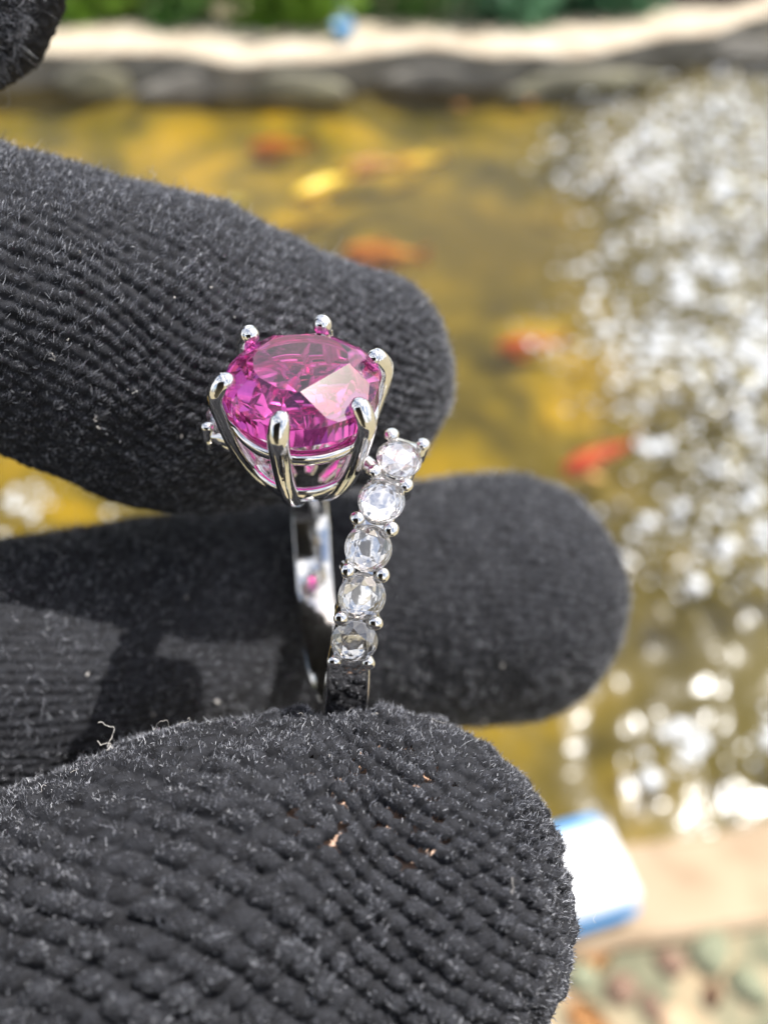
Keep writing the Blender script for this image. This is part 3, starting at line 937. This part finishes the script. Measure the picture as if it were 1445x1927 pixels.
lint(g_mid, Smi, Nmi, [(185, 780, 2.2, .012), (205, 830, 2.4, .012), (50, 735, 2.0, .016), (95, 665, 1.8, .012), (300, 350, 2.4, .012), (600, 475, 1.6, .012), (250, 740, 1.5, .012), (330, 560, .25, .05), (395, 545, .2, .05), (150, 480, .2, .05), (190, 800, .4, .06), (340, 815, .5, .07), (860, 740, 1.2, .03), (60, 790, 1.9, .012), (130, 640, .3, .03), (440, 600, .2, .04)], 5)
lint(g_thumb, Sth, Nth, [(205, 1412, 2.6, .020), (208, 1408, 2.0, .022), (202, 1416, 1.8, .020), (320, 1375, 2.6, .010), (335, 1372, 2.2, .010), (420, 1352, 1.8, .010), (560, 1342, 2.0, .009), (700, 1348, 2.0, .009), (845, 1358, 2.4, .009), (1068, 1600, 2.0, .009), (1075, 1700, 2.6, .009), (1050, 1560, 1.6, .010), (150, 1450, 1.9, .010), (90, 1485, 1.7, .012), (960, 1650, 1.4, .010), (620, 1430, .2, .04)], 6)
lint(g_ind, Sin, Nin, [(285, 1343, .25, .13), (165, 1272, .2, .12), (405, 1320, .22, .13), (945, 1250, .2, .10), (910, 1352, .3, .2), (350, 1125, .2, .09)], 7)

# ------------------------------------------------------------------ the ring
RS = Vector((-4.6308, 7.3333, -44.0)) * .001
RX = Vector((0.99465, 0.01698, -0.10185)); RY = Vector((-0.07852, 0.76495, -0.63929)); RZ = Vector((0.06706, 0.64386, 0.76220))
ringM = CAMROT.to_4x4() @ Matrix(((RX.x, RY.x, RZ.x, RS.x), (RX.y, RY.y, RZ.y, RS.y), (RX.z, RY.z, RZ.z, RS.z), (0, 0, 0, 1)))
RB = Vector((1.0, 0, -27.5)) * .001           # the ring's base: lowest point of the shank
ring = empty('ring')
ring.matrix_world = ringM @ Matrix.Translation(RB)
tag(ring, 'white metal ring set with a round pink stone and a row of small diamonds', 'ring')


def rmm(x, y, z):
    return Vector((x, y, z)) * .001 - RB


m_metal = bpy.data.materials.new('white_gold')
m_metal.use_nodes = True
nt = m_metal.node_tree
b = nt.nodes['Principled BSDF']
b.inputs['Base Color'].default_value = (0.86, 0.845, 0.82, 1)
b.inputs['Metallic'].default_value = 1
b.inputs['Roughness'].default_value = 0.07
tc = nt.nodes.new('ShaderNodeTexCoord')
nz = nt.nodes.new('ShaderNodeTexNoise'); nz.inputs['Scale'].default_value = 700; nz.inputs['Detail'].default_value = 3
bp = nt.nodes.new('ShaderNodeBump'); bp.inputs['Strength'].default_value = 0.2; bp.inputs['Distance'].default_value = 0.0002
nt.links.new(tc.outputs['Object'], nz.inputs['Vector']); nt.links.new(nz.outputs['Fac'], bp.inputs['Height']); nt.links.new(bp.outputs['Normal'], b.inputs['Normal'])


def gem_material(name, col, ior, veil, veil_col):
    m = bpy.data.materials.new(name)
    m.use_nodes = True
    nt = m.node_tree
    b = nt.nodes['Principled BSDF']
    b.inputs['Base Color'].default_value = (*col, 1)
    b.inputs['Roughness'].default_value = 0.0
    b.inputs['IOR'].default_value = ior
    b.inputs['Transmission Weight'].default_value = 1.0
    if veil:  # painted glow: a translucent veil lightens the stone's dark facets
        df = nt.nodes.new('ShaderNodeBsdfTranslucent'); df.inputs['Color'].default_value = (*veil_col, 1)
        mx = nt.nodes.new('ShaderNodeMixShader')
        tc = nt.nodes.new('ShaderNodeTexCoord')
        nz = nt.nodes.new('ShaderNodeTexNoise'); nz.inputs['Scale'].default_value = 900; nz.inputs['Detail'].default_value = 5
        mr = nt.nodes.new('ShaderNodeMapRange'); mr.inputs['From Min'].default_value = .35; mr.inputs['From Max'].default_value = .8
        mr.inputs['To Min'].default_value = veil * .3; mr.inputs['To Max'].default_value = veil * 2
        nt.links.new(tc.outputs['Object'], nz.inputs['Vector']); nt.links.new(nz.outputs['Fac'], mr.inputs['Value'])
        nt.links.new(mr.outputs[0], mx.inputs[0])
        nt.links.new(b.outputs[0], mx.inputs[1]); nt.links.new(df.outputs[0], mx.inputs[2])
        nt.links.new(mx.outputs[0], nt.nodes['Material Output'].inputs['Surface'])
    return m


m_pink = gem_material('pink_gem', (0.80, 0.115, 0.475), 1.76, 0.014, (0.9, 0.03, 0.5))
m_pink.node_tree.nodes['Principled BSDF'].inputs['Coat Weight'].default_value = 0.16
m_pink.node_tree.nodes['Principled BSDF'].inputs['Coat Roughness'].default_value = 0.14
m_diam = gem_material('diamond_gem', (0.98, 0.98, 1.0), 2.40, 0.012, (1, 1, 1))

RC, HC = 11.3, 16.3
LAT = [(-12, -6.6), (0, 6.55), (9, 5.76), (22, 4.44), (35, 3.57), (48, 3.22), (62, 2.72), (70, 2.5), (80, 2.46), (90, 2.41), (100, 2.34), (115, 2.17), (130, 1.99), (150, 1.58), (180, .98),
       (210, .65), (230, .49), (250, .23), (270, -.3), (290, -2.1), (310, -3.0), (330, -3.8), (345, -4.3), (352, -4.6), (362, -4.9)][1:]
LT = np.array([a for a, _ in LAT], float); LL = np.array([b_ for _, b_ in LAT], float)
# smooth the sideways path of the band
_tt = np.linspace(0, 362, 725); _ll = np.interp(_tt, LT, LL)
_k = np.hanning(41); _k /= _k.sum()
_pad = np.concatenate([2 * _ll[0] - _ll[20:0:-1], _ll, 2 * _ll[-1] - _ll[-2:-22:-1]])
_ls = np.convolve(_pad, _k, 'valid')


def lat(t):
    return float(np.interp(t, _tt, _ls))


def rpos(t, rad, dx=0.0):
    a = R(t)
    return Vector((lat(t) + dx, -rad * math.sin(a), -HC + rad * math.cos(a)))


def rframe(t):
    """across, along and outward directions of the band at angle t"""
    a = R(t)
    outw = Vector((0, -math.sin(a), math.cos(a)))
    along = (rpos(t + 1, RC) - rpos(t - 1, RC)).normalized()
    acr = along.cross(outw).normalized()
    if acr.x < 0: acr = -acr
    outw = acr.cross(along).normalized()
    if outw.dot(Vector((0, -math.sin(a), math.cos(a)))) < 0: outw = -outw
    return acr, along, outw


def lerp(a, b_, t): return a + (b_ - a) * t


# band
bm = bmesh.new()
rings = []
TS = np.linspace(1.5, 359.5, 240)
for t in TS:
    acr, along, outw = rframe(t)
    # half width and half thickness along the band
    hw = np.interp(t, [0, 10, 66, 74, 90, 130, 180, 230, 285, 300, 358], [1.02, 1.10, 1.12, 1.28, 1.38, 1.42, 1.55, 1.65, 1.5, 1.12, 1.05])
    ht = np.interp(t, [0, 66, 72, 90, 180, 270, 296, 358], [0.62, .62, .80, .80, .80, .80, .62, .62])
    # between the stones the band is waisted
    if t < 69 or t > 296:
        hw *= 1.0
    c = rpos(t, RC)
    prof = []
    rc_ = 0.26
    for sx, sz in ((1, 1), (-1, 1), (-1, -1), (1, -1)):
        for k in range(4):
            a0 = {(1, 1): 0, (-1, 1): 90, (-1, -1): 180, (1, -1): 270}[(sx, sz)] + 30 * k
            prof.append((sx * (hw - rc_) + rc_ * math.cos(R(a0)), sz * (ht - rc_) + rc_ * math.sin(R(a0)) + (0.16 * (1 - ((hw - rc_) / hw) ** 2) if sz > 0 else 0)))
    rings.append([bm.verts.new(rmm(*(c + acr * x + outw * z))) for x, z in prof])
for a, b2 in zip(rings, rings[1:]):
    n = len(a)
    for k in range(n):
        bm.faces.new((a[k], a[(k + 1) % n], b2[(k + 1) % n], b2[k]))
bm.faces.new(rings[0][::-1]); bm.faces.new(rings[-1])
link('band', bm_mesh('band', bm, True), m_metal, ring)


# faceted stones: a round blank cut by one plane per facet
def cut_stone(name, rad, planes, zlo, zhi, seg=64):
    bm = bmesh.new()
    bmesh.ops.create_cone(bm, cap_ends=True, segments=seg, radius1=1, radius2=1, depth=zhi - zlo)
    bmesh.ops.translate(bm, verts=bm.verts[:], vec=(0, 0, (zhi + zlo) / 2))
    for p, n in planes:
        r_ = bmesh.ops.bisect_plane(bm, geom=bm.verts[:] + bm.edges[:] + bm.faces[:], dist=1e-6, plane_co=p, plane_no=n, clear_outer=True)
        es = [g for g in r_['geom_cut'] if isinstance(g, bmesh.types.BMEdge)]
        if len(es) > 2:
            bmesh.ops.contextual_create(bm, geom=es)
    bmesh.ops.remove_doubles(bm, verts=bm.verts[:], dist=1e-5)
    for v in bm.verts: v.co *= rad * .001
    return bm_mesh(name, bm)


def pol(r_, az, z): return Vector((r_ * math.cos(az), r_ * math.sin(az), z))


def plane3(a, b_, c):
    n = (b_ - a).cross(c - a).normalized()
    m = (a + b_ + c) / 3
    if n.dot(Vector((m.x, m.y, m.z * 1.0))) < 0: n = -n
    return (a, n)


def slope(az, ang, r_, z, up=1):
    return (pol(r_, az, z), Vector((math.sin(R(ang)) * math.cos(az), math.sin(R(ang)) * math.sin(az), up * math.cos(R(ang)))))


def brilliant(name, rad, table=.56, beta=34.5, alpha=41.0, g=.05):
    tb, ta = math.tan(R(beta)), math.tan(R(alpha))
    pl = []
    h8 = math.pi / 8
    zt = g / 2 + tb * (1 - table)
    pl.append((Vector((0, 0, zt)), Vector((0, 0, 1))))
    rs = .5 * (table + 1) * 0.985
    for k in range(8):
        a = 2 * h8 * k
        pl.append(slope(a, beta, 1, g / 2))
        star = pol(rs, a + h8, g / 2 + tb * (1 - rs * math.cos(h8)))
        pl.append(plane3(pol(table, a, zt), pol(table, a + 2 * h8, zt), star))
        for s_ in (-1, 1):
            st = pol(rs, a + s_ * h8, g / 2 + tb * (1 - rs * math.cos(h8)))
            pl.append(plane3(pol(1, a, g / 2), pol(1, a + s_ * h8, g / 2), st))
        pl.append(slope(a, alpha, 1, -g / 2, -1))
        for s_ in (-1, 1):
            lo = pol(.24, a + s_ * h8, -g / 2 - ta + ta * .24 * math.cos(h8))
            pl.append(plane3(pol(1, a, -g / 2), pol(1, a + s_ * h8, -g / 2), lo))
    return cut_stone(name, rad, pl, -g / 2 - ta - .1, zt + .2)


def mixed_cut(name, rad):
    """broad six-sided crown facets against the table, small triangles between them, steep pavilion"""
    g, beta = .26, 35.0
    tb = math.tan(R(beta)); h8 = math.pi / 8
    zt = g / 2 + tb * .40
    pl = [(Vector((0, 0, zt)), Vector((0, 0, 1)))]
    for k in range(8):
        a = 2 * h8 * k + R(3)
        if k == 7:
            pl.append(slope(R(-49), 27.2, 1, g / 2))
        else:
            pl.append(slope(a, beta + 1.2 * math.sin(k * 2.3), 1, g / 2))
        for s_ in (-.42, .42):
            pl.append(slope(a + h8 + s_ * h8, 43.5, 1.0, g / 2 + .006))
        rr_ = .75
        pl.append(slope(a + h8, 24, rr_, g / 2 + tb * (1 - rr_ * math.cos(h8))))
        pl.append(slope(a + h8 * .5, 42.0, 1, -g / 2, -1))
        for s_ in (-.5, .5):
            pl.append(slope(a + h8 * .5 + h8 + s_ * h8, 46.5, 1.0, -g / 2 - .01, -1))
        pl.append(slope(a + h8 * 1.3, 36, .42, -g / 2 - .58 * .92, -1))
    return cut_stone(name, rad, pl, -1.3, zt + .2)


gem = link('gemstone', mixed_cut('gemstone', 4.38), m_pink, ring)
gem.location = rmm(0, 0, -.22)
_ta = R(-49)
gem.rotation_mode = 'QUATERNION'
gem.rotation_quaternion = Matrix.Rotation(R(-3.2), 3, Vector((-math.sin(_ta), math.cos(_ta), 0))).to_quaternion()   # the stone sits a little askew
gem['label'] = 'round faceted pink stone'

# six claws
claw_me = None
HEX0 = 14.0
for k in range(6):
    a = R(HEX0 + 60 * k)
    if claw_me is None:
        bm = bmesh.new()
        pts = [(1.05, 0, -8.7), (1.65, 0, -8.2), (2.95, 0, -6.6), (4.05, 0, -3.9), (4.66, 0, -1.3), (4.86, 0, 0.0), (4.72, 0, .55), (4.40, 0, 1.0), (4.16, 0, 1.16)]
        P = catmull(pts, 5)
        s = np.linspace(0, 1, len(P))
        rd = np.interp(s, [0, .08, .3, .7, .9, .97, 1], [.34, .48, .58, .62, .58, .52, .36])
        tube(bm, [Vector(p) * .001 for p in P], rd * .001, 14)
        e = bmesh.ops.create_uvsphere(bm, u_segments=14, v_segments=9, radius=.00054)
        for v in e['verts']: v.co += Vector((4.30, 0, 1.02)) * .001
        claw_me = bm_mesh('claw', bm, True)
        claw_me.materials.append(m_metal)
    o = bpy.data.objects.new('claw', claw_me)
    COL.objects.link(o); o.parent = ring
    o.location = rmm(0, 0, 0); o.rotation_euler = (0, 0, a)


# two short shoulders joining the arms of the band to the basket
for t0, sgn in ((13, 1), (347, -1)):
    bm = bmesh.new()
    c0 = rpos(t0, RC - .25); 
    e0 = Vector((sgn * 3.6, -.9 * sgn, -5.4))
    P_ = [c0, c0.lerp(e0, .4) + Vector((0, 0, -.25)), e0]
    tube(bm, [Vector(rmm(*p)) for p in catmull([tuple(p) for p in P_], 6)], np.linspace(.62, .5, 13) * .001, 12)
    link('shoulder', bm_mesh('shoulder', bm, True), m_metal, ring)


# basket rails
def rail(name, rad, z, w, h_, slope=0.0):
    bm = bmesh.new()
    rings = []
    for i in range(72):
        a = 2 * math.pi * i / 72
        prof = []
        for j in range(12):
            p = 2 * math.pi * j / 12
            x = math.copysign(abs(math.cos(p)) ** .7, math.cos(p)) * w; zz = math.copysign(abs(math.sin(p)) ** .7, math.sin(p)) * h_
            prof.append((rad + x + slope * zz, z + zz))
        rings.append([bm.verts.new(Vector((r_ * math.cos(a), r_ * math.sin(a), z_)) * .001) for r_, z_ in prof])
    for i in range(72):
        a_, b2 = rings[i], rings[(i + 1) % 72]
        for j in range(12):
            bm.faces.new((a_[j], a_[(j + 1) % 12], b2[(j + 1) % 12], b2[j]))
    o = link(name, bm_mesh(name, bm, True), m_metal, ring)
    o.location = rmm(0, 0, 0)
    return o


rail('upper_rail', 3.98, -2.0, .45, .50, .30)
rail('lower_rail', 2.70, -6.55, .36, 1.15, .50)

# side stones: five on the near arm, three on the far arm
dia_me = brilliant('diamond', 1.39, beta=36, alpha=45)
dia_me.materials.append(m_diam)
bead_me = None


def bead_mesh():
    bm = bmesh.new()
    pr = [(0.34, -1.5), (.37, -.6), (.41, -.2), (.45, .05), (.43, .20), (.33, .32), (.17, .38), (.0001, .40)]
    lathe(bm, [(r_ * .001, z_ * .001) for r_, z_ in pr], 16)
    return bm_mesh('bead', bm, True)


bead_me = bead_mesh(); bead_me.materials.append(m_metal)
cup = bmesh.new()
lathe(cup, [(.80e-3, -1.25e-3), (1.16e-3, -.55e-3), (1.24e-3, -.20e-3), (1.24e-3, -.10e-3), (1.19e-3, -.10e-3), (1.05e-3, -.30e-3), (.35e-3, -1.10e-3)], 28)
cup_me = bm_mesh('setting', cup, True); cup_me.materials.append(m_metal)
RO = RC + 0.62


def place(me, name, t, dx, dz, spin=0.0):
    acr, along, outw = rframe(t)
    c = rpos(t, RO) + acr * dx + outw * dz
    o = bpy.data.objects.new(name, me)
    COL.objects.link(o); o.parent = ring
    m3 = Matrix((acr, outw.cross(acr), outw)).transposed() @ Matrix.Rotation(spin, 3, 'Z')
    if name != 'setting':                      # nothing hand-set sits perfectly true
        m3 = m3 @ Matrix.Rotation(R(4.5) * math.sin(t * 1.9 + dx * 3), 3, 'X') @ Matrix.Rotation(R(4.5) * math.sin(t * 2.7 + 1 + dx * 5), 3, 'Y')
        m3 = m3 @ Matrix.Diagonal((1 + .05 * math.sin(t * 3.1 + dx), 1 + .05 * math.sin(t * 1.3 + 2 * dx), 1.0)) if name == 'bead' else m3
    o.matrix_local = Matrix.Translation(rmm(*c)) @ m3.to_4x4()
    return o


DT = [9.3, 22.3, 35.4, 48.5, 61.6]
for i, t in enumerate(DT):
    place(cup_me, 'setting', t, 0, .34)
    place(dia_me, 'diamond', t, 0, .38, .15 * i)
for t in [2.8] + [x + 6.55 for x in DT]:
    for s in (-1, 1):
        place(bead_me, 'bead', t, s * 1.02, .42)
for t in (351.5, 338.4, 325.3):
    place(cup_me, 'setting', t, 0, .34); place(dia_me, 'diamond', t, 0, .38)
for t in (358.0, 345.0, 331.9, 318.8):
    for s in (-1, 1):
        place(bead_me, 'bead', t, s * 1.02, .42)

# ------------------------------------------------------------------ the phone that takes the picture (mirrored darkly in the claws)
m_phone = noise_material('graphite_glass', [(0.3, (0.012, 0.012, 0.014)), (0.7, (0.02, 0.02, 0.023))], 30, 0.35)
m_screen = material('black_screen', (0.01, 0.01, 0.012), 0.1)
ph = empty('smartphone', CAMROT @ Vector((-0.0325, -0.0705, 0.0075)), (R(90 - PITCH), 0, 0))
tag(ph, 'graphite smartphone held close above the ring, mirrored darkly in its claws', 'phone')
link('body', rounded_box('body', 0.074, 0.150, 0.0078, 0.0036, 4), m_phone, ph)
link('screen', rounded_box('screen', 0.068, 0.144, 0.0006, 0.0002, 2), m_screen, ph, (0, 0, 0.0041))
bm = bmesh.new(); lathe(bm, [(0.0105, 0), (0.0105, 0.0024), (0.0098, 0.0028), (0.0075, 0.0028), (0.0075, 0.0018)], 32)
link('lens_ring', bm_mesh('lens_ring', bm, True), m_phone, ph, (0.0262, 0.0642, -0.0030))
